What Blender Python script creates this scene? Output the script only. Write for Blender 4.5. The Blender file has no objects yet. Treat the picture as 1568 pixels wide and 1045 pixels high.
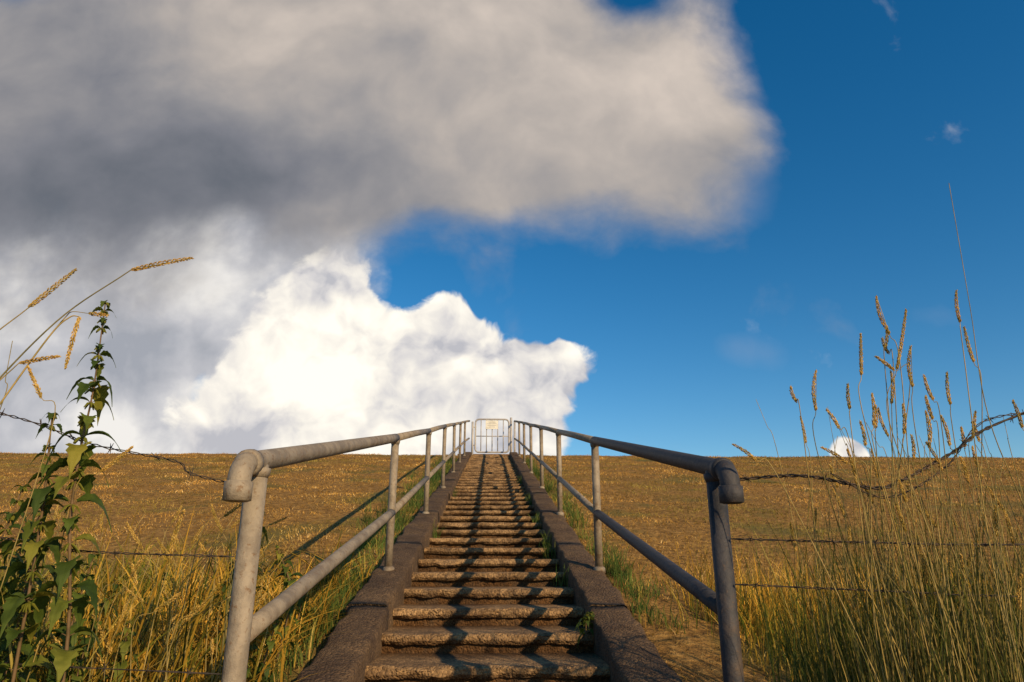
import bpy, math, random
import numpy as np
from mathutils import Vector, noise as mnoise
random.seed(7); rng=np.random.default_rng(7)
scene=bpy.context.scene
SL=0.208
# ------------------------------------------------------------ helpers
def link(o,parent=None):
    scene.collection.objects.link(o)
    if parent: o.parent=parent
    return o
def empty(name,loc=(0,0,0)):
    e=bpy.data.objects.new(name,None); e.empty_display_size=.2; return link(e)
class MB:
    def __init__(s): s.v=[];s.f=[];s.a=[]
    def add(s,vs,fs,a=0.5):
        o=len(s.v); s.v+= [tuple(p) for p in vs]
        s.f+=[tuple(i+o for i in f) for f in fs]
        s.a+= list(a) if isinstance(a,(list,tuple)) else [a]*len(vs)
    def obj(s,name,mat,parent=None,smooth=True,attr='rnd'):
        m=bpy.data.meshes.new(name); m.from_pydata(s.v,[],s.f); m.update()
        at=m.attributes.new(attr,'FLOAT','POINT'); at.data.foreach_set('value',s.a)
        if smooth: m.polygons.foreach_set('use_smooth',[True]*len(m.polygons))
        m.materials.append(mat)
        return link(bpy.data.objects.new(name,m),parent)
def tube(mb,pts,r,n=10,a=.5,cap=True):
    pts=[Vector(p) for p in pts]; N=len(pts)
    rs=r if isinstance(r,(list,tuple)) else [r]*N
    t0=(pts[1]-pts[0]).normalized()
    ref=Vector((0,0,1)) if abs(t0.z)<.9 else Vector((1,0,0))
    u=t0.cross(ref).normalized(); vs=[];fs=[]
    for i,p in enumerate(pts):
        t=(pts[min(i+1,N-1)]-pts[max(i-1,0)]).normalized()
        u=(u-t*u.dot(t)).normalized(); w=t.cross(u)
        for k in range(n):
            an=2*math.pi*k/n
            vs.append(p+(u*math.cos(an)+w*math.sin(an))*rs[i])
    for i in range(N-1):
        for k in range(n):
            k2=(k+1)%n
            fs.append((i*n+k,i*n+k2,(i+1)*n+k2,(i+1)*n+k))
    if cap:
        fs.append(tuple(range(n))[::-1]); fs.append(tuple((N-1)*n+k for k in range(n)))
    mb.add(vs,fs,a)
def smooth_pts(pts,sub=6):
    P=[Vector(p) for p in pts]; out=[]
    P2=[P[0]*2-P[1]]+P+[P[-1]*2-P[-2]]
    for i in range(1,len(P2)-2):
        a,b,c,d=P2[i-1:i+3]
        for k in range(sub):
            t=k/sub
            out.append(.5*((2*b)+(c-a)*t+(2*a-5*b+4*c-d)*t*t+(3*b-a-3*c+d)*t**3))
    out.append(P[-1]); return out
# ------------------------------------------------------------ materials
class NT:
    def __init__(s,nt): s.nt=nt; s.n=nt.nodes; s.l=nt.links
    def new(s,t,**k):
        x=s.n.new(t)
        for a,b in k.items(): setattr(x,a,b)
        return x
    def put(s,sock,v):
        if hasattr(v,'is_output'): s.l.new(v,sock)
        else: sock.default_value=v
    def m(s,op,a,b=0.0,c=0.0,clamp=False):
        x=s.new('ShaderNodeMath',operation=op,use_clamp=clamp)
        s.put(x.inputs[0],a); s.put(x.inputs[1],b)
        s.put(x.inputs[2],c); return x.outputs[0]
    def noise(s,vec,scale,detail=4,rough=.5,dist=0,col=False):
        x=s.new('ShaderNodeTexNoise'); s.put(x.inputs['Vector'],vec)
        x.inputs['Scale'].default_value=scale; x.inputs['Detail'].default_value=detail
        x.inputs['Roughness'].default_value=rough; x.inputs['Distortion'].default_value=dist
        return x.outputs['Color' if col else 'Fac']
    def ramp(s,v,stops,interp='LINEAR'):
        x=s.new('ShaderNodeValToRGB'); x.color_ramp.interpolation=interp
        e=x.color_ramp.elements
        while len(e)<len(stops): e.new(.5)
        for k,(p,c) in enumerate(stops):
            e[k].position=p; e[k].color=(c[0],c[1],c[2],1)
        s.put(x.inputs[0],v); return x.outputs[0]
    def mix(s,f,a,b,mode='MIX'):
        x=s.new('ShaderNodeMix',data_type='RGBA',blend_type=mode)
        s.put(x.inputs[0],f)
        s.put(x.inputs[6],a if hasattr(a,'is_output') else (*a,1)); s.put(x.inputs[7],b if hasattr(b,'is_output') else (*b,1))
        return x.outputs[2]
    def ss(s,v,lo,hi):
        x=s.new('ShaderNodeMapRange',interpolation_type='SMOOTHSTEP')
        s.put(x.inputs[0],v); x.inputs[1].default_value=lo; x.inputs[2].default_value=hi
        return x.outputs[0]
def mat(name):
    m=bpy.data.materials.new(name); m.use_nodes=True
    N=NT(m.node_tree); b=m.node_tree.nodes['Principled BSDF']
    tc=N.new('ShaderNodeTexCoord').outputs['Object']
    at=N.new('ShaderNodeAttribute',attribute_name='rnd').outputs['Fac']
    return m,N,b,tc,at
def bump(N,b,h,dist,strength=1.):
    x=N.new('ShaderNodeBump'); x.inputs['Distance'].default_value=dist; x.inputs['Strength'].default_value=strength
    N.put(x.inputs['Height'],h); N.l.new(x.outputs[0],b.inputs['Normal'])
# soil / thatch
m_ground,N,b,tc,at=mat('hill_thatch')
n1=N.noise(tc,.9,3,.6); n2=N.noise(tc,14,4,.7)
c=N.ramp(n2,[(.3,(.09,.05,.018)),(.5,(.25,.14,.04)),(.7,(.40,.24,.075))])
c=N.mix(N.ss(n1,.5,.68),c,(.15,.12,.035))
N.put(b.inputs['Base Color'],c); b.inputs['Roughness'].default_value=.95; b.inputs['Specular IOR Level'].default_value=.1
bump(N,b,n2,.04)
# grass: per-blade colour is stored on the mesh
PAL={'dry':([0,.3,.6,.85,1],[(.11,.075,.02),(.30,.165,.036),(.50,.275,.06),(.60,.36,.095),(.72,.5,.21)],(.17,.165,.034)),
 'tall':([0,.3,.55,.8,1],[(.05,.075,.014),(.13,.14,.022),(.48,.26,.035),(.64,.38,.06),(.72,.5,.14)],(.10,.14,.022)),
 'stalk':([0,.3,.55,.8,1],[(.035,.05,.014),(.085,.10,.025),(.22,.18,.05),(.40,.28,.08),(.6,.44,.15)],(.06,.09,.02)),
 'green':([0,.6,1],[(.035,.07,.018),(.10,.15,.035),(.38,.3,.07)],(.06,.11,.03))}
def pal(kind,r,x,y):
    st,co,gr=PAL[kind]; co=np.array(co)
    c=np.stack([np.interp(r,st,co[:,k]) for k in range(3)],1)
    g=np.array([mnoise.fractal(Vector((a*.55,b*.55,1)),1.,2.,3) for a,b in zip(x,y)])
    g=np.clip((g-.0)/.35,0,1)*.7
    if kind=='dry':
        f=np.clip((8-y)/4,0,1)*.4; g=np.clip(g+f*rng.uniform(0,1,len(x)),0,.9)
    c=c*(1-g[:,None])+np.array(gr)[None]*g[:,None]
    d=np.array([mnoise.fractal(Vector((a*1.9,b*1.9,9)),1.,2.,3) for a,b in zip(x,y)])
    return c*(1+.7*d)[:,None].clip(.4,1.5)
def blade_mat(name,trans):
    m,N,b,tc,at=mat(name)
    c=N.new('ShaderNodeAttribute',attribute_name='bcol').outputs['Color']
    d=N.new('ShaderNodeBsdfDiffuse'); N.put(d.inputs[0],c); N.n.remove(b)
    out=d.outputs[0]
    if trans:
        t=N.new('ShaderNodeBsdfTranslucent'); N.put(t.inputs[0],c)
        mx=N.new('ShaderNodeMixShader'); mx.inputs[0].default_value=trans
        N.l.new(out,mx.inputs[1]); N.l.new(t.outputs[0],mx.inputs[2]); out=mx.outputs[0]
    N.l.new(out,N.n['Material Output'].inputs[0]); return m
m_blade=blade_mat('grass_blades',.25); m_sward=blade_mat('sward_blades',0)
def grass_mat(name,stops,trans=.25):
    m,N,b,tc,at=mat(name)
    c=N.ramp(at,stops)
    n=N.noise(tc,25,2)
    c=N.mix(N.ss(n,.4,.65),c,N.mix(1.,c,(.62,.66,.55),'MULTIPLY'))
    N.put(b.inputs['Base Color'],c); b.inputs['Roughness'].default_value=.6; b.inputs['Specular IOR Level'].default_value=.2
    t=N.new('ShaderNodeBsdfTranslucent'); N.put(t.inputs[0],c)
    mx=N.new('ShaderNodeMixShader'); mx.inputs[0].default_value=trans
    N.l.new(b.outputs[0],mx.inputs[1]); N.l.new(t.outputs[0],mx.inputs[2])
    N.l.new(mx.outputs[0],N.n['Material Output'].inputs[0]); return m
m_seed=grass_mat('seed_head_mat',[(0,(.42,.25,.05)),(.5,(.66,.42,.09)),(1,(.8,.58,.18))],.35)
m_stem=grass_mat('grass_stem_mat',[(0,(.12,.13,.05)),(.5,(.32,.24,.08)),(1,(.5,.36,.12))],.1)
m_leaf=grass_mat('nettle_leaf_mat',[(0,(.045,.08,.014)),(.6,(.11,.15,.022)),(1,(.28,.25,.035))],.35)
m_nstem=grass_mat('nettle_stem_mat',[(0,(.10,.06,.03)),(1,(.2,.13,.06))],.0)
# concrete
def concrete(name,light,dark):
    m,N,b,tc,at=mat(name)
    n1=N.noise(tc,3.,5,.65); n2=N.noise(tc,45,3,.7)
    v=N.new('ShaderNodeTexVoronoi'); N.put(v.inputs['Vector'],tc); v.inputs['Scale'].default_value=95
    c=N.mix(N.ss(n1,.35,.65),dark,light)
    vb=N.new('ShaderNodeRGBToBW'); N.put(vb.inputs[0],v.outputs['Color'])
    peb=N.ramp(vb.outputs[0],[(.25,(.55,.50,.46)),(.5,(.9,.88,.86)),(.75,(1.4,1.33,1.22))])
    c=N.mix(.75,c,peb,'MULTIPLY')
    c=N.mix(N.m('MULTIPLY',N.ss(n2,.5,.68),.6),c,(.08,.05,.03))
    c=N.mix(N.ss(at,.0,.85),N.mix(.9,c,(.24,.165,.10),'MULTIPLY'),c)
    st=N.noise(tc,9,4,.6); c=N.mix(N.m('MULTIPLY',N.ss(st,.45,.68),.7),c,(.08,.052,.03))
    N.put(b.inputs['Base Color'],c); b.inputs['Roughness'].default_value=.9; b.inputs['Specular IOR Level'].default_value=.2
    bump(N,b,N.m('ADD',N.m('MULTIPLY',v.outputs['Distance'],-.6),n2),.012); return m
m_step=concrete('step_concrete',(.36,.235,.115),(.20,.128,.064))
m_string=concrete('stringer_concrete',(.15,.10,.055),(.075,.05,.032))
# galvanised pipe
def pipe(name,c1,c2,metal=.15,rust=.6):
    m,N,b,tc,at=mat(name)
    n1=N.noise(tc,12,5,.65); n2=N.noise(tc,60,4,.7)
    c=N.mix(N.ss(n1,.35,.65),c1,c2)
    c=N.mix(N.m('MULTIPLY',N.ss(n2,.54,.7),rust),c,(.16,.09,.04))
    c=N.mix(N.m('MULTIPLY',N.ss(N.noise(tc,5,6,.7),.56,.7),rust),c,(.15,.095,.05))
    N.put(b.inputs['Base Color'],c); b.inputs['Metallic'].default_value=metal
    N.put(b.inputs['Roughness'],N.m('MULTIPLY_ADD',n1,.3,.5)); b.inputs['Specular IOR Level'].default_value=.3
    bump(N,b,N.m('ADD',n2,n1),.003); return m
m_pipe=pipe('galvanised_pipe',(.20,.165,.12),(.31,.26,.19),.15,.8)
m_pipe_shaded=pipe('shaded_pipe',(.028,.030,.036),(.06,.058,.062),.1,.3)  # shade over the near right rail section, put into the pipe colour
m_gate=pipe('gate_steel',(.35,.34,.33),(.48,.46,.43),.2,.2)
m_wire=pipe('fence_wire_steel',(.03,.026,.022),(.08,.06,.045),.3)
m_sign,N,b,tc,at=mat('sign_enamel'); N.put(b.inputs['Base Color'],N.ramp(N.noise(tc,9,3),[(.3,(.62,.6,.5)),(.7,(.8,.79,.7))])); b.inputs['Roughness'].default_value=.4
m_signtxt,N,b,tc,at=mat('sign_lettering'); N.put(b.inputs['Base Color'],N.ramp(N.noise(tc,30,2),[(.4,(.2,.22,.3)),(.6,(.25,.25,.3))]))
# ------------------------------------------------------------ ground
CY=18.4
def prof(y):
    if y<-1.5: return SL*-1.5
    if y<CY: return SL*y
    if y<CY+.8:
        t=(y-CY)/.8; return SL*CY+.8*SL*(t-t*t/2)
    top=SL*CY+.4*SL
    if y<25: return top
    if y<45: return top-(y-25)*.2
    return top-4
def gh(x,y):
    h=prof(y)-.03
    if -3<y<CY+1 and abs(x)<40:
        h+=.035*mnoise.noise(Vector((x*.7,y*.7,0)))+.02*mnoise.noise(Vector((x*2.1,y*2.1,3)))
        if y<6 and abs(x)>.8: h-=.06*min(1,(abs(x)-.8)*2)*min(1,(6-y)/2)
    if abs(x)<.72: h-=.2 if y<CY+.1 else 0
    return h
xs=sorted(set([round(v,3) for v in list(np.arange(-16,16.01,.2))]+[-.71,-.73,.71,.73,-400,-200,-100,-60,-40,-30,-24,-20,-18,18,20,24,30,40,60,100,200,400]))
ys=sorted(set([round(v,3) for v in list(np.arange(-3,20.01,.2))]+[-500,-200,-80,-30,-10,-5,21,23,25,30,35,40,45,80,200,600,1000]))
V=[(x,y,gh(x,y)) for y in ys for x in xs]; nx=len(xs)
F=[(j*nx+i,j*nx+i+1,(j+1)*nx+i+1,(j+1)*nx+i) for j in range(len(ys)-1) for i in range(nx-1)]
mb=MB(); mb.add(V,F); mb.obj('grass_hill',m_ground)
# ------------------------------------------------------------ blades
def blades(name,x,y,L,W,lean,rnd,kind,seg=2,hf=None,m=None):
    hf=hf or gh
    n=len(x); z=np.array([hf(a,b) for a,b in zip(x,y)])
    an=rng.uniform(0,2*np.pi,n); wd=np.stack([np.cos(an),np.sin(an),0*an],1)
    la=rng.uniform(0,2*np.pi,n); ld=np.stack([np.cos(la),np.sin(la),0*la],1)*lean[:,None]
    base=np.stack([x,y,z-.01],1); S=seg
    vs=[]
    for k in range(S):
        t=k/S; c=base+np.stack([0*x,0*x,L*t*(1-.35*t*lean)],1)+ld*(L*t*t)[:,None]
        w=(W*(1-.55*t))[:,None]*wd*.5
        vs+=[c-w,c+w]
    tip=base+np.stack([0*x,0*x,L*(1-.35*lean)],1)+ld*L[:,None]
    vs.append(tip); P=np.stack(vs,1); K=2*S+1
    me=bpy.data.meshes.new(name); me.vertices.add(n*K); me.vertices.foreach_set('co',P.reshape(-1).astype(np.float32))
    loc=[]; tot=[]
    for k in range(S-1): loc+=[2*k,2*k+1,2*k+3,2*k+2]; tot.append(4)
    loc+=[2*S-2,2*S-1,2*S]; tot.append(3)
    li=(np.arange(n)[:,None]*K+np.array(loc)[None]).reshape(-1)
    me.loops.add(len(li)); me.loops.foreach_set('vertex_index',li.astype(np.int32))
    tt=np.tile(np.array(tot),n); me.polygons.add(len(tt))
    me.polygons.foreach_set('loop_start',np.concatenate([[0],np.cumsum(tt)[:-1]]).astype(np.int32))
    me.update(calc_edges=True)
    col=pal(kind,rnd,x,y); col=np.concatenate([col,np.ones((n,1))],1)
    a=me.attributes.new('bcol','FLOAT_COLOR','POINT'); a.data.foreach_set('color',np.repeat(col,K,axis=0).reshape(-1).astype(np.float32))
    me.materials.append(m or m_blade); return link(bpy.data.objects.new(name,me))
# short sward
n=280000
yy=2.2+(CY+.7-2.2)*rng.uniform(0,1,n)**1.1
hw=1.3+yy*.9; xx=rng.uniform(-1,1,n)*hw
bare=(xx>.74)&(xx<1.15)&(yy<4.6)&(rng.uniform(0,1,n)<.5)
k=(np.abs(xx)>.76)&~bare; xx=xx[k]; yy=yy[k]; n=len(xx)
clump=np.array([mnoise.noise(Vector((a*1.6,b*1.6,5))) for a,b in zip(xx,yy)])
L=rng.uniform(.02,.058,n)*(1+.8*np.clip(clump,-.5,1))*(.8+.015*yy)
blades('meadow_grass',xx,yy,L,rng.uniform(.003,.006,n)*(.7+yy*.08),rng.uniform(.4,1.4,n),np.clip(rng.normal(.5,.26,n)+clump*.35,0,1),'dry',m=m_sward)
def tufts(name,centers,per,L0,W0,kind,rad=.07,mu=.5,lean=.6,seg=3):
    X=[];Y=[];LL=[];R=[]
    for (cx,cy,s) in centers:
        k=int(per*s); r0=random.uniform(-.25,.25)
        X+=list(cx+rng.normal(0,rad*s,k)); Y+=list(cy+rng.normal(0,rad*s,k))
        LL+=list(L0*s*rng.uniform(.4,1.15,k)); R+=list(np.clip(rng.normal(mu+r0,.2,k),0,1))
    X=np.array(X);Y=np.array(Y);LL=np.array(LL);R=np.array(R)
    kk=np.abs(X)>.75; X,Y,LL,R=X[kk],Y[kk],LL[kk],R[kk]
    return blades(name,X,Y,LL,W0*rng.uniform(.6,1.2,len(X)),rng.uniform(.1,1,len(X))*lean,R,kind,seg)
cs=[]
for i in range(1300):
    y=2.5+15*random.random()**1.2; x=random.uniform(-1,1)*(1.5+y*.85)
    if abs(x)>.8 and mnoise.noise(Vector((x*.5,y*.5,2)))>-.15: cs.append((x,y,random.uniform(.35,1.)*(1 if y<6 else .6)))
tufts('grass_tuft',cs,20,.11,.005,'dry',.07,.48,1.4)
cs=[]
for i in range(560):
    y=2.4+14*random.random()**1.4; s=random.choice([-1,-1,1]); 
    if s>0 and y<3.7: continue
    cs.append((s*(.8+abs(random.gauss(0,.2 if s<0 else .1))),y,random.uniform(.5,1.1)))
tufts('stair_edge_grass',cs,26,.17,.006,'green',.05,.48,.8)
cs=[]
for i in range(420):
    y=random.uniform(1.9,4.6); cs.append((-random.uniform(.9,.85+y*.66),y,random.uniform(.5,1.15)))
tufts('foreground_grass',cs,32,.38,.009,'tall',.09,.56,1.3,5)
cs=[]
for i in range(300):
    y=random.uniform(2.0,4.4); cs.append((random.uniform(1.2,.9+y*.66),y,random.uniform(.5,1.15)))
tufts('foreground_grass',cs,34,.36,.005,'tall',.09,.45,.7,4)
cs=[]
for i in range(380):
    y=random.uniform(1.8,2.7); cs.append((random.uniform(1.0,.75*y+.45),y,random.uniform(.45,1.15)))
tufts('tall_grass_stalks',cs,13,.84,.0038,'stalk',.06,.42,.28,6)
cs=[]
for i in range(150):
    y=random.uniform(1.8,2.9); cs.append((-random.uniform(1.0,.75*y+.35),y,random.uniform(.5,1.25)))
tufts('tall_grass_stalks',cs,12,.62,.009,'tall',.07,.62,.7,7)
# ------------------------------------------------------------ stairs
stairs=empty('concrete_staircase')
RUN=.42; mb=MB(); y=.6; i=0
while y<CY-.1:
    z=SL*y; rise=SL*RUN
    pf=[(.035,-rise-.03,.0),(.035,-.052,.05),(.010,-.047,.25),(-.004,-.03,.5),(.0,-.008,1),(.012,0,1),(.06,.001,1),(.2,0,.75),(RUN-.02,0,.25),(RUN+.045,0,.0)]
    nxs=44; vs=[];aa=[]
    for a in range(nxs+1):
        x=-.515+1.03*a/nxs
        chip=max(0,mnoise.noise(Vector((x*6,y*7,2)))-.3)*.06
        for (py,pz,at) in pf:
            d=.007*mnoise.noise(Vector((x*9,y*5,pz*20)))+.006*mnoise.noise(Vector((x*28,y*9,pz*40)))
            if .2<at and py<.03: yy_=py+d*1.8+chip*(1 if pz>-.02 else .3); zz_=pz+d*.9-chip*.5
            else: yy_=py; zz_=pz+d*.2
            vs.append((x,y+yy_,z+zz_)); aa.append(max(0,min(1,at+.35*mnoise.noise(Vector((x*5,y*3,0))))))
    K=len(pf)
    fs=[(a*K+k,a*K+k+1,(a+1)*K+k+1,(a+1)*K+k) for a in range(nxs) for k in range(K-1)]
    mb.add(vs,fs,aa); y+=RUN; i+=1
z=SL*y
mb.add([(-.9,y-.0,z),(.9,y,z),(.9,y+1.2,z+.02),(-.9,y+1.2,z+.02),(-.9,y,z-.2),(.9,y,z-.2)],[(0,1,2,3),(4,5,1,0)],.6)
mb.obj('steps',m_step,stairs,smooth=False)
for sgn,nm in ((-1,'stringer_left'),(1,'stringer_right')):
    mb=MB(); y=.4
    while y<CY-.2:
        y2=min(y+1.68,CY+.05); K=24; off=random.uniform(-.006,.006)
        pf=[(.512,-.3),(.512,.05),(.52,.066),(.535,.07),(.62,.072),(.70,.07),(.715,.064),(.723,.05),(.725,-.25)]
        vs=[]; 
        for a in range(K+1):
            t=y+.004+(y2-y-.008)*a/K
            for (px,pz) in pf:
                d=.012*mnoise.noise(Vector((px*12+sgn*9,t*6,pz*9)))+.010*mnoise.noise(Vector((px*25,t*22,pz*9+sgn)))
                vs.append((sgn*(px+off+(d if pz>0 else 0)),t,SL*t+pz+off+(d if pz>0 else 0)))
        P=len(pf)
        fs=[(a*P+k,a*P+k+1,(a+1)*P+k+1,(a+1)*P+k) for a in range(K) for k in range(P-1)]+[tuple(range(P)),tuple(K*P+k for k in range(P))]
        mb.add(vs,fs,.8); y=y2
    mb.obj(nm,m_string,stairs)
# ------------------------------------------------------------ railings
def railing(x,y0,dark):
    root=empty('handrail')
    ysl=[y0]+[4.56+2.42*k for k in range(6)]
    tops=[(x,yv,SL*yv+.90+random.uniform(-.012,.012)) for yv in ysl]
    tops[0]=(x,y0,SL*y0+.93 if x<0 else SL*y0+.90)
    tops.append((x*.93,CY+.1,SL*CY+.93))
    top=[Vector(p) for p in tops]
    e=top[0]; d=(top[0]-top[1]).normalized()
    r=.029; R=.045
    arc=[]
    c0=e+d*.085
    for k in range(0,9):
        an=math.pi/2*k/8
        arc.append(c0+d*(R*math.sin(an))+Vector((0,0,-R*(1-math.cos(an)))))
    end=arc[-1]+Vector((0,0,-.045))
    near=MB(); far=MB()
    def flex(a,b,k=8): return [a.lerp(b,q/k) for q in range(k+1)]
    tube(near,[end]+arc[::-1]+[e]+flex(e,top[1])[1:],r,18)
    tube(near,[arc[0]-d*.03,arc[0]-d*.028,arc[0]-d*.0,arc[0]+d*.004],[r+.0,r+.006,r+.006,r],18)
    tube(near,[arc[-1]+Vector((0,0,.002)),arc[-1],end+Vector((0,0,-.001)),end+Vector((0,0,-.004))],[r,r+.006,r+.006,r-.004],18)
    for a,b in zip(top[1:-1],top[2:]): tube(far,[a,(a+b)/2+Vector((0,0,.004)),b],.027,12)
    for i,p in enumerate(top[:-1]):
        M=near if i==0 else far; rr=.029 if i==0 else .0255
        bz=gh(x,p.y)-.15 if i==0 else SL*p.y+.05
        lx=random.uniform(-.006,.006)
        tube(M,[(x+lx,p.y,bz),(x+lx*.5,p.y,(bz+p.z)/2),(x,p.y,p.z-.01)],rr,16)
        tube(M,[(x,p.y,p.z-.046),(x,p.y,p.z-.034),(x,p.y,p.z-.02)],[rr,rr+.005,rr+.007],16)
        if i>0: tube(M,[(x,p.y,bz+.0),(x,p.y,bz+.03),(x,p.y,bz+.04)],[rr+.014,rr+.011,rr],14)
    mid=[Vector((x,yv,SL*yv+(.48 if k==0 else .42))) for k,yv in enumerate(ysl)]+[Vector((x*.93,CY+.1,SL*CY+.45))]
    tube(near,flex(mid[0],mid[1]),.026,14)
    for a,b in zip(mid[1:-1],mid[2:]): tube(far,[a,b],.024,12)
    near.obj('near_section',m_pipe_shaded if dark else m_pipe,root); far.obj('upper_section',m_pipe,root)
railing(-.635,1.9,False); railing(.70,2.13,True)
# ------------------------------------------------------------ gate
gate=empty('metal_gate'); GY=CY+.25; gz0=SL*CY+.04
mb=MB()
def rr(x0,x1,z0,z1,rad,rt,y=GY):
    P=[]
    for cx,cz,a0 in ((x1-rad,z1-rad,0),(x0+rad,z1-rad,90),(x0+rad,z0+rad,180),(x1-rad,z0+rad,270)):
        for k in range(5):
            a=math.radians(a0+90*k/4); P.append((cx+rad*math.cos(a),y,cz+rad*math.sin(a)))
    P.append(P[0]); P.append(P[1]); tube(mb,P,rt,10,cap=False)
rr(-.42,.5,gz0+.06,gz0+.97,.1,.024)
for k in range(1,6):
    x=-.42+.92*k/6; tube(mb,[(x,GY,gz0+.07),(x,GY,gz0+.96)],.013,8)
tube(mb,[(-.41,GY,gz0+.5),(.49,GY,gz0+.5)],.013,8)
tube(mb,[(.56,GY,gz0-.2),(.56,GY,gz0+1.02)],.032,12)
tube(mb,[(.66,GY+.02,gz0-.2),(.66,GY+.02,gz0+.92)],.028,12)
tube(mb,[(-.5,GY,gz0-.2),(-.5,GY,gz0+.9)],.03,12)
for zz in (.25,.75): tube(mb,[(.5,GY,gz0+zz),(.56,GY,gz0+zz)],.02,8); tube(mb,[(-.5,GY,gz0+zz),(-.42,GY,gz0+zz)],.016,8)
mb.obj('gate_frame',m_gate,gate)
sg=empty('gate_sign')
def box(mb,x0,x1,y0,y1,z0,z1):
    v=[(x,y,z) for z in (z0,z1) for y in (y0,y1) for x in (x0,x1)]
    mb.add(v,[(0,1,3,2),(4,6,7,5),(0,4,5,1),(2,3,7,6),(0,2,6,4),(1,5,7,3)])
mb=MB(); box(mb,-.14,.20,GY-.045,GY-.03,gz0+.69,gz0+.93); mb.obj('panel',m_sign,sg,False)
mb=MB()
for k,w in enumerate((.2,.26,.24,.16)): box(mb,.03-w/2,.03+w/2,GY-.048,GY-.0455,gz0+.88-k*.045,gz0+.886-k*.045)
mb.obj('lettering',m_signtxt,sg,False)
# ------------------------------------------------------------ barbed wire
def wire(mb,pts,r,barbs=True,tw=.003):
    P=smooth_pts(pts,14)
    for ph in (0,math.pi):
        Q=[]; s=0
        for i,p in enumerate(P):
            if i: s+=(P[i]-P[i-1]).length
            Q.append(p+Vector((0,math.cos(s*90+ph),math.sin(s*90+ph)))*tw)
        tube(mb,Q,r,6)
    s=0;nxt=.05
    for i in range(1,len(P)):
        s+=(P[i]-P[i-1]).length
        if barbs and s>nxt:
            nxt+=.11; p=P[i]
            for q in range(2):
                d=Vector((random.uniform(-.6,.6),random.uniform(-1,1),random.uniform(-1,1))).normalized()*.017
                tube(mb,[p-d,p,p+d],[.0007,.0017,.0007],5)
fence=empty('barbed_wire_fence'); mb=MB()
wire(mb,[(-.635,1.87,1.25),(-.79,1.85,1.284),(-.838,1.85,1.317),(-1.068,1.85,1.362),(-1.354,1.85,1.45),(-2.2,1.8,1.6)],.0014)
wire(mb,[(-.66,1.87,1.075),(-1.06,1.85,1.09),(-1.33,1.85,1.13),(-2.2,1.8,1.2)],.0014)
wire(mb,[(-.66,1.87,.8),(-1.2,1.85,.83),(-2.2,1.8,.9)],.0014)
mb.obj('wires',m_wire,fence)
fence=empty('barbed_wire_fence'); mb=MB()
wire(mb,[(.72,2.1,1.30),(.925,2.02,1.305),(1.117,2,1.268),(1.205,2,1.288),(1.374,2,1.37),(1.586,2,1.48),(2.3,1.95,1.7)],.0028,tw=.0035)
wire(mb,[(.72,2.1,1.128),(1.1,2,1.115),(1.5,2,1.11),(2.3,1.95,1.13)],.0018)
wire(mb,[(.72,2.1,1.0),(1.1,2,.985),(1.5,2,.97),(2.3,1.95,.97)],.0016)
wire(mb,[(1.0,2.0,1.31),(1.15,1.99,1.24),(1.35,2.0,1.33),(1.5,2,1.47),(1.75,1.98,1.5)],.0014)
mb.obj('wires',m_wire,fence)
# ------------------------------------------------------------ seed-head grasses
def seedgrass(hb,ht,base,w=.009,stemr=.0013,head=True,mid=None):
    hb=Vector(hb); ht=Vector(ht); base=Vector(base)
    ax=(ht-hb); Lh=ax.length; axn=ax.normalized()
    if mid: pts=[base]+[Vector(m) for m in mid]+[hb]
    else:
        pts=[base,base.lerp(hb,.5)+Vector((random.uniform(-.03,.03),random.uniform(-.03,.03),.03)),hb-axn*Lh*.8,hb] if (hb-base).length>Lh*2 else [base,hb]
    sp=smooth_pts(pts,8)+[ht]
    root=MB(); 
    tube(root,sp,[stemr*(1.3-.7*i/len(sp)) for i in range(len(sp))],6,a=random.uniform(.2,.9))
    hd=MB()
    if head:
        k=int(Lh/.0018)
        up=Vector((0,1,0)) if abs(axn.y)<.9 else Vector((1,0,0))
        u=axn.cross(up).normalized(); v=axn.cross(u)
        bend=Vector((random.uniform(-1,1),random.uniform(-1,1),0))*Lh*.06
        for i in range(k):
            t=i/k; c=hb+ax*t+bend*math.sin(t*math.pi)
            an=i*2.4; rad=w*.5*(math.sin(math.pi*(.12+.85*t))**.7)
            o=(u*math.cos(an)+v*math.sin(an)); p=c+o*rad*.5
            dirv=(axn*1.+o*.3+Vector((random.uniform(-.15,.15),)*3)).normalized(); l=.011*(1.1-.4*t); sw=.0022
            s1=dirv.cross(o).normalized()*sw; s2=dirv.cross(s1).normalized()*sw
            vs=[p,p+dirv*l*.4+s1,p+dirv*l*.4+s2,p+dirv*l*.4-s1,p+dirv*l*.4-s2,p+dirv*l]
            hd.add(vs,[(0,2,1),(0,3,2),(0,4,3),(0,1,4),(5,1,2),(5,2,3),(5,3,4),(5,4,1)],random.uniform(.1,1))
    return root,hd
def plant_group(name,specs):
    e=empty(name); S=MB();H=MB()
    for sp in specs:
        a,b=seedgrass(**sp)
        for src,dst in ((a,S),(b,H)):
            if src.v: dst.add(src.v,src.f,src.a)
    S.obj('stems',m_stem,e); 
    if H.v: H.obj('seed_heads',m_seed,e,False)
G=lambda x,y:(x,y,gh(x,y))
Yl=1.7
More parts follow.
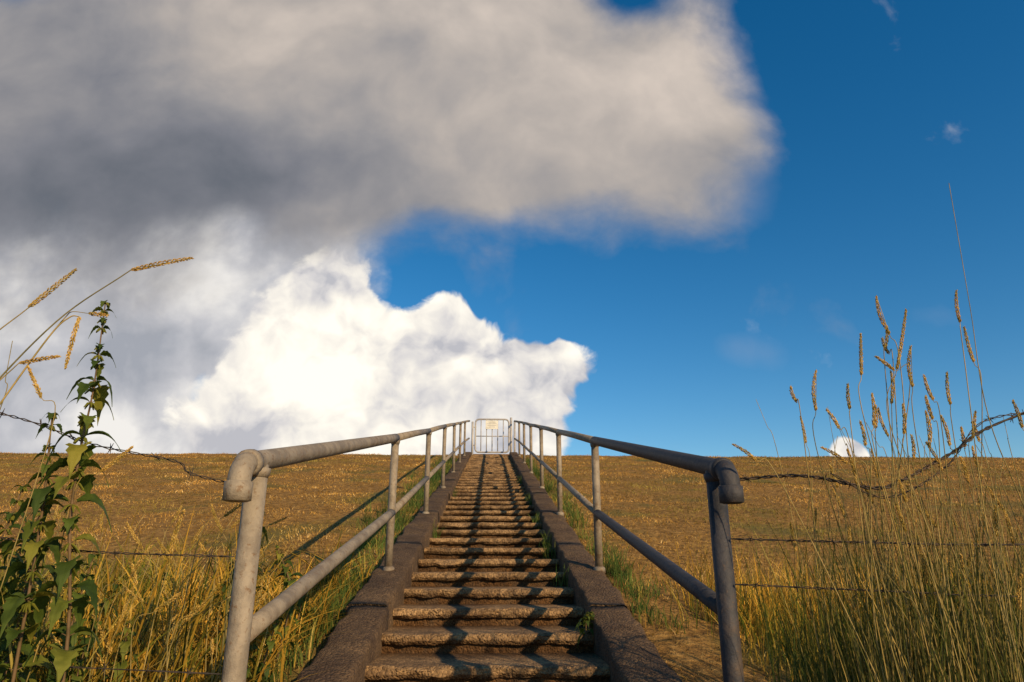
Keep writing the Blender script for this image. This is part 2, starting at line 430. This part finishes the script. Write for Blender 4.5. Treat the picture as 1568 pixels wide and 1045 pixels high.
plant_group('flowering_grass',[
 dict(hb=(-.962,Yl,1.80),ht=(-.806,Yl,1.838),base=G(-1.62,1.75),mid=[(-1.42,Yl,1.15),(-1.29,Yl,1.41),(-1.127,Yl,1.652)],w=.016,stemr=.0022),
 dict(hb=(-1.205,Yl,1.69),ht=(-1.105,Yl,1.80),base=G(-1.7,1.75),mid=[(-1.5,Yl,1.3),(-1.314,Yl,1.57)],w=.016,stemr=.002),
 dict(hb=(-1.197,Yl,1.54),ht=(-1.10,Yl,1.56),base=G(-1.6,1.75),mid=[(-1.4,Yl,1.2),(-1.28,Yl,1.43)],w=.012,stemr=.002),
 dict(hb=(-1.07,Yl,1.668),ht=(-1.078,Yl,1.53),base=G(-1.5,1.75),mid=[(-1.33,Yl,1.2),(-1.24,Yl,1.39),(-1.137,Yl,1.61),(-1.095,Yl,1.665)],w=.012,stemr=.0022),
 dict(hb=(-1.05,Yl,1.677),ht=(-1.0,Yl,1.672),base=(-1.137,Yl,1.61),w=.011),
 dict(hb=(-1.33,1.6,1.36),ht=(-1.24,1.6,1.46),base=G(-1.6,1.65),w=.014),
 dict(hb=(-1.0,1.8,1.28),ht=(-.93,1.8,1.345),base=G(-1.2,1.8),w=.010),
 dict(hb=(-.88,2.0,1.05),ht=(-.86,2.0,1.2),base=G(-.95,2.0),w=.013),
 dict(hb=(-.86,2.3,1.2),ht=(-.78,2.3,1.26),base=G(-1.1,2.3),w=.012),
 dict(hb=(-1.22,1.7,1.50),ht=(-1.225,1.7,1.60),base=G(-1.35,1.7),w=.006,head=False),
 dict(hb=(-1.12,1.7,1.45),ht=(-1.17,1.7,1.53),base=G(-1.2,1.7),w=.009),
])
Yr=1.9
R=[((1.174,1.70),(1.155,1.82)),((1.195,1.68),(1.21,1.75)),((1.194,1.60),(1.256,1.79)),((1.067,1.573),(1.085,1.70)),((.942,1.478),(.96,1.60)),
((.893,1.506),(.883,1.553)),((1.03,1.478),(1.036,1.553)),((1.174,1.592),(1.125,1.634)),((1.222,1.543),(1.24,1.668)),((1.305,1.515),(1.292,1.592)),
((1.23,1.364),(1.239,1.47)),((1.40,1.742),(1.41,1.845)),((1.445,1.63),(1.439,1.742)),((1.09,1.43),(1.10,1.524)),((1.12,1.43),(1.13,1.50)),((.76,1.337),(.696,1.383)),((1.02,1.33),(.95,1.375)),((.985,1.42),(.955,1.475)),((1.2,1.66),(1.19,1.71)),((1.27,1.45),(1.262,1.52)),((1.5,1.42),(1.49,1.5)),((1.05,1.37),(1.045,1.44)),((1.35,1.5),(1.36,1.6)),((1.17,1.5),(1.185,1.6)),((1.33,1.38),(1.32,1.47))]
sp=[]
for (a,b) in R:
    y=Yr+random.uniform(-.04,.04); bx=a[0]*.55+1.32*.45+random.uniform(-.12,.12)
    sp.append(dict(hb=(a[0],y,a[1]),ht=(b[0],y,b[1]),base=G(bx,y+random.uniform(-.1,.3)),w=.0095,stemr=.0014))
sp.append(dict(hb=(1.455,1.9,1.80),ht=(1.476,1.9,2.23),base=G(1.55,1.9),w=.004,stemr=.0015,head=False))
for i in range(190):
    bx=random.uniform(1.05,1.75); y=random.uniform(1.75,2.4); h=random.uniform(.5,1.1)
    dx=random.uniform(-.15,.12)
    sp.append(dict(hb=(bx+dx,y,gh(bx,y)+h),ht=(bx+dx*1.25,y,gh(bx,y)+h+random.uniform(.05,.1)),base=G(bx,y),w=.009,stemr=.0012,head=random.random()<.3))
plant_group('flowering_grass',sp)
sp=[]
for i in range(150):
    bx=-random.uniform(.85,2.1); y=random.uniform(1.9,3.4); h=random.uniform(.25,.68); dx=random.uniform(-.14,.14)
    sp.append(dict(hb=(bx+dx,y,gh(bx,y)+h),ht=(bx+dx*1.6,y,gh(bx,y)+h+random.uniform(.03,.11)),base=G(bx,y),w=.012,stemr=.0014,head=random.random()<.6))
plant_group('flowering_grass',sp)
# ------------------------------------------------------------ nettles
def leaf(mb,p,dirh,L,droop,a):
    p=Vector(p); d=Vector((math.cos(dirh),math.sin(dirh),0)); side=Vector((-d.y,d.x,0)); n=11; vs=[]
    tw=random.uniform(-.4,.4)
    for i in range(n+1):
        t=i/n; w=L*.27*(math.sin(math.pi*min(1,t*1.02+.02)**.62))*(1 if i<n else 0)
        fwd=t*L; z=-droop*L*t*t*.9+.12*L*math.sin(t*math.pi)
        pos=p+d*(fwd*(1-.3*droop*t))+Vector((0,0,z))
        tooth=.8 if i%2 else 1.15
        cup=Vector((0,0,.3*w)); sd=side+Vector((0,0,tw))
        vs+=[pos+sd*w*tooth+cup-d*(L*.02),pos+sd*w*.5+cup*.3,pos,pos-sd*w*.5+cup*.3,pos-sd*w*tooth+cup-d*(L*.02)]
    fs=[(i*5+k,i*5+k+1,(i+1)*5+k+1,(i+1)*5+k) for i in range(n) for k in range(4)]
    mb.add(vs,fs,a)
def nettle(pts,scale=1.,z0=0.,dens=1.,full=1.):
    e=empty('stinging_nettle'); S=MB();Lf=MB()
    P=smooth_pts(pts,10); tot=sum((P[i+1]-P[i]).length for i in range(len(P)-1))
    tube(S,P,[.0042*scale*(1.2-.85*i/len(P)) for i in range(len(P))],8)
    s=0; nxt=tot*z0; k=0
    for i in range(1,len(P)):
        s+=(P[i]-P[i-1]).length
        while s>nxt:
            t=nxt/tot; gap=(.08-.055*t)*scale/dens; nxt+=gap
            base=random.uniform(-.3,.3)+(k%2)*math.pi/2+.3; k+=1
            Ll=(.10*full if t<.75 else .10*full*(1-.75*(t-.75)/.25))*scale*random.uniform(.6,1.1)
            for q in (0,math.pi):
                dh=base+q; o=P[i]+Vector((math.cos(dh),math.sin(dh),.5))*.02*scale*(1.1-t)
                tube(S,[P[i],o],.0012*scale,5)
                leaf(Lf,o,dh,Ll,random.uniform(.4,1.2),random.random()**1.3)
            if t>.5:
                for q in range(6):
                    an=random.uniform(0,6.28); o=P[i]+Vector((math.cos(an),math.sin(an),-.9))*.036*scale*(1.3-t)
                    tube(Lf,[P[i],(P[i]+o)/2+Vector((0,0,.004)),o],[.001,.003*scale,.0015],5,a=.8)
    S.obj('stem',m_nstem,e); Lf.obj('leaves',m_leaf,e,False)
nettle([G(-.98,1.8),(-1.0,1.8,.853),(-1.05,1.8,1.157),(-1.06,1.8,1.34),(-1.057,1.8,1.5),(-1.07,1.8,1.745)],1.,.3,1.,1.1)
nettle([G(-1.1,1.8),(-1.12,1.8,1.1),(-1.15,1.8,1.43)],1.,.2)
for (x,y,h,s) in [(-1.3,1.9,.95,1.),(-1.42,2.0,.85,1.),(-1.22,2.0,.8,.9),(-1.5,2.1,.75,1.),(-1.15,2.1,.72,1.),(-1.6,2.2,.8,1.),(-1.36,2.25,.62,1.),(-1.05,2.2,.5,.9),(-1.7,2.4,.7,1.),(-1.27,2.4,.6,.9),(-1.45,1.95,.6,.9),(-1.1,1.95,.5,.9),
                  (-1.2,1.85,.7,.8),(-1.35,1.9,.7,.8),(-1.3,2.1,.7,.9),(-1.4,2.15,.9,1.),(-1.18,1.9,.6,.8),
                  (-.98,3.0,.75,1.1),(-1.08,3.1,.55,1.1),(-.9,3.2,.5,1.),(-1.5,3.3,.42,1.),(-1.25,2.7,.42,1.),(-.85,2.6,.3,.9),(-.95,2.4,.25,.9),(-.88,2.9,.3,.9),(-.92,3.5,.35,.9)]:
    nettle([G(x,y),(x+random.uniform(-.04,.04),y,gh(x,y)+h*.6),(x+random.uniform(-.08,.08),y,gh(x,y)+h)],s,.15,1.2)
for (x,y,s) in [(.47,3.55,.6),(.5,3.62,.5),(-.86,3.6,.7)]:
    nettle([(x,y,SL*y-.02),(x,y,SL*y+.05),(x+.01,y,SL*y+.11*s*1.4)],s,.05,2)
X=[];Y=[]
for (x,y,k) in [(.46,5.5,60),(.48,5.9,50),(.47,7.,40),(-.48,6.4,30),(.49,8.6,40),(-.49,9.4,30),(.48,11,40),(.47,4.7,25)]:
    X+=list(x+rng.normal(0,.02,k)); Y+=list(y+rng.normal(0,.06,k))
blades('step_weed',np.array(X),np.array(Y),rng.uniform(.06,.2,len(X)),rng.uniform(.004,.006,len(X)),rng.uniform(.1,.7,len(X)),rng.uniform(0,.8,len(X)),'green',4,hf=lambda x,y:SL*y-.05)
# ------------------------------------------------------------ sun and sky
SE,SA=25,36
travel=Vector((-math.sin(math.radians(SA))*math.cos(math.radians(SE)),math.cos(math.radians(SA))*math.cos(math.radians(SE)),-math.sin(math.radians(SE))))
sl=bpy.data.lights.new('sun','SUN'); sl.energy=5; sl.angle=math.radians(.5); sl.color=(1,.73,.42)
so=bpy.data.objects.new('sun',sl); link(so); so.location=(8,-12,14); so.rotation_euler=travel.to_track_quat('-Z','Y').to_euler()
w=bpy.data.worlds.new('World'); scene.world=w; w.use_nodes=True
try:
    w.cycles.sampling_method='MANUAL'; w.cycles.sample_map_resolution=256
except Exception: pass
N=NT(w.node_tree); N.n.clear()
sky=N.new('ShaderNodeTexSky',sky_type='NISHITA'); sky.sun_disc=False
sky.sun_elevation=math.radians(SE)
sd=-travel; sky.sun_rotation=math.atan2(sd.x,sd.y)
sky.air_density=1.0; sky.dust_density=.2; sky.ozone_density=3.
hs=N.new('ShaderNodeHueSaturation'); N.l.new(sky.outputs[0],hs.inputs['Color']); hs.inputs['Saturation'].default_value=1.36; hs.inputs['Hue'].default_value=.496
bg=N.new('ShaderNodeBackground'); N.l.new(hs.outputs[0],bg.inputs[0]); bg.inputs[1].default_value=.118
tc=N.new('ShaderNodeTexCoord').outputs['Generated']
sp=N.new('ShaderNodeSeparateXYZ'); N.l.new(tc,sp.inputs[0])
yv=N.m('MAXIMUM',sp.outputs[1],.12)
gx=N.m('DIVIDE',sp.outputs[0],yv); gzv=N.m('DIVIDE',sp.outputs[2],yv)
cm=N.new('ShaderNodeCombineXYZ'); N.put(cm.inputs[0],gx); N.put(cm.inputs[1],gzv)
P=cm.outputs[0]
def vop(a,b,op='ADD'):
    x=N.new('ShaderNodeVectorMath',operation=op); N.put(x.inputs[0],a); N.put(x.inputs[1],b); return x.outputs[0]
def vscale(a,s):
    x=N.new('ShaderNodeVectorMath',operation='SCALE'); N.put(x.inputs[0],a); x.inputs['Scale'].default_value=s; return x.outputs[0]
def warp(P,sc,amt,det=2):
    return vop(P,vscale(vop(N.noise(P,sc,det,.55,col=True),(.5,.5,.5),'SUBTRACT'),amt))
def blob(P,cx,cz,rx,rz,amp=1.):
    d=vop(vop(P,(cx,cz,0),'SUBTRACT'),(1/rx,1/rz,0),'MULTIPLY')
    x=N.new('ShaderNodeVectorMath',operation='DOT_PRODUCT'); N.put(x.inputs[0],d); N.put(x.inputs[1],d)
    return N.m('MULTIPLY',N.m('EXPONENT',N.m('MULTIPLY',x.outputs['Value'],-1.)),amp)
def sumb(P,L):
    r=None
    for q in L:
        b_=blob(P,*q); r=b_ if r is None else N.m('ADD',r,b_)
    return r
def cen(n,amp): return N.m('MULTIPLY',N.m('SUBTRACT',n,.5),amp)
# high grey cloud sheet
W1=warp(P,2.5,.16)
nA=N.noise(W1,4.2,8,.55)
fA=N.m('ADD',sumb(W1,[(-.55,.98,.62,.30),(.02,.86,.36,.26),(-.85,.64,.5,.24),(-.30,.64,.26,.14),(.10,.66,.18,.12,.7),(.34,.74,.13,.20,.65),(.24,1.02,.07,.06,-.9),(.85,.85,.28,.4,-1.)]),cen(nA,1.6))
aA=N.ss(fA,.12,.95)
nA2=N.noise(vop(W1,(.03,-.05,0)),2.8,6,.52)
lit=N.m('ADD',N.m('MULTIPLY_ADD',gx,.24,.57),cen(nA2,1.15))
lit=N.m('ADD',lit,cen(N.m('ADD',N.m('SUBTRACT',nA,N.noise(vop(W1,(.02,.04,0)),4.2,4,.55)),.5),.6))
lit=N.m('ADD',lit,sumb(W1,[(-.75,.57,.5,.15,-.32),(-.15,.88,.5,.18,.22),(.22,.74,.16,.12,.18),(-.45,.62,.3,.1,-.08),(-.35,.54,.12,.05,.2)]))
cA=N.ramp(lit,[(.0,(.135,.15,.18)),(.25,(.215,.22,.25)),(.45,(.31,.30,.31)),(.7,(.48,.43,.395)),(1,(.72,.62,.54))])
# pale broken cloud lower left
W2=warp(P,4.,.10)
nB=N.noise(W2,4.5,7,.56)
fB=N.m('ADD',sumb(W2,[(-.85,.42,.40,.15,1.3),(-.45,.47,.20,.10),(-.38,.36,.13,.13,1.),(-.5,.18,.11,.06,1.),(-.85,.18,.25,.08,.9),(-.60,.30,.16,.07,.55),(-.43,.245,.035,.04,-.5)]),cen(nB,1.4))
aB=N.ss(fB,.18,.62)
nB2=N.noise(vop(W2,(.02,.05,0)),4.5,4,.5)
sB=N.m('ADD',cen(N.m('ADD',N.m('SUBTRACT',nB,nB2),.5),3.2),.47)
sB=N.m('ADD',sB,sumb(W2,[(-.49,.18,.12,.06,.45),(-.40,.50,.14,.06,.35),(-.85,.42,.25,.06,.3)]))
cB=N.ramp(sB,[(.0,(.37,.39,.44)),(.5,(.57,.57,.60)),(1,(.90,.87,.83))])
# sunlit cumulus
W3=warp(warp(P,9.,.06,2),24.,.022,2)
nC=N.noise(W3,7.,9,.55)
fC=N.m('ADD',sumb(W3,[(-.27,.37,.10,.10),(-.28,.20,.17,.12),(-.06,.33,.065,.08,.9),(-.08,.21,.13,.09),(.085,.29,.075,.05,.95),(.07,.21,.06,.06,.6),(-.15,.44,.03,.05,-.4),(.01,.40,.03,.04,-.4)]),cen(nC,1.5))
aC=N.ss(fC,.34,.52)
nC2=N.noise(vop(W3,(-.014,.036,0)),7.,4,.5)
sC=N.m('ADD',cen(N.m('ADD',N.m('SUBTRACT',nC,nC2),.5),3.8),.36)
sC=N.m('ADD',sC,sumb(P,[(-.25,.26,.12,.10,.8),(-.1,.36,.2,.06,.15),(-.38,.27,.08,.07,-.15),(.06,.24,.12,.04,-.12)]))
cC=N.ramp(sC,[(.0,(.52,.52,.56)),(.25,(.72,.695,.69)),(.6,(.94,.89,.81)),(1,(1.15,1.08,.95))])
# small distant cloud and a faint veil beside the big cloud
nW=N.noise(warp(P,4,.12,2),5,4,.55)
fD=N.m('ADD',blob(P,.535,.148,.034,.036),cen(nC,.9)); aD=N.ss(fD,.42,.56)
aW=N.m('MULTIPLY',N.ss(N.m('ADD',sumb(P,[(.40,.31,.09,.045,.7),(.70,.37,.11,.045,.7),(.42,.70,.10,.22,1.3)]),cen(nW,1.4)),.5,1.5),.3)
col=N.mix(aW,(0,0,0),(.45,.46,.54)); tot=aW
for (a_,c_) in ((aB,cB),(aC,cC),(aD,cC),(aA,cA)):
    col=N.mix(a_,col,c_); tot=N.m('SUBTRACT',1,N.m('MULTIPLY',N.m('SUBTRACT',1,tot),N.m('SUBTRACT',1,a_)))
inv=N.new('ShaderNodeVectorMath',operation='SCALE'); N.put(inv.inputs[0],col); N.put(inv.inputs['Scale'],N.m('DIVIDE',1,N.m('MAXIMUM',tot,.02)))
tot=N.m('MULTIPLY',tot,N.m('MULTIPLY',N.ss(sp.outputs[2],0.0,.05),N.ss(sp.outputs[1],.3,.45)))
bc=N.new('ShaderNodeBackground'); N.put(bc.inputs[0],inv.outputs[0]); bc.inputs[1].default_value=1.
mx=N.new('ShaderNodeMixShader'); N.put(mx.inputs[0],tot); N.l.new(bg.outputs[0],mx.inputs[1]); N.l.new(bc.outputs[0],mx.inputs[2])
region=N.m('MULTIPLY',N.m('GREATER_THAN',sp.outputs[1],.3),N.m('GREATER_THAN',sp.outputs[2],0))
mo=N.new('ShaderNodeMixShader'); N.put(mo.inputs[0],region); N.l.new(bg.outputs[0],mo.inputs[1]); N.l.new(mx.outputs[0],mo.inputs[2])
ow=N.new('ShaderNodeOutputWorld'); N.l.new(mo.outputs[0],ow.inputs[0])
# ------------------------------------------------------------ camera
cam=bpy.data.cameras.new('camera'); cam.lens=24; cam.sensor_width=36; cam.clip_end=3000; cam.clip_start=.02
co=bpy.data.objects.new('camera',cam); link(co); co.location=(0,0,1.06); co.rotation_euler=(math.radians(108),0,math.radians(-1.8)); scene.camera=co
scene.view_settings.view_transform='Standard'; scene.view_settings.look='None'; scene.view_settings.exposure=0
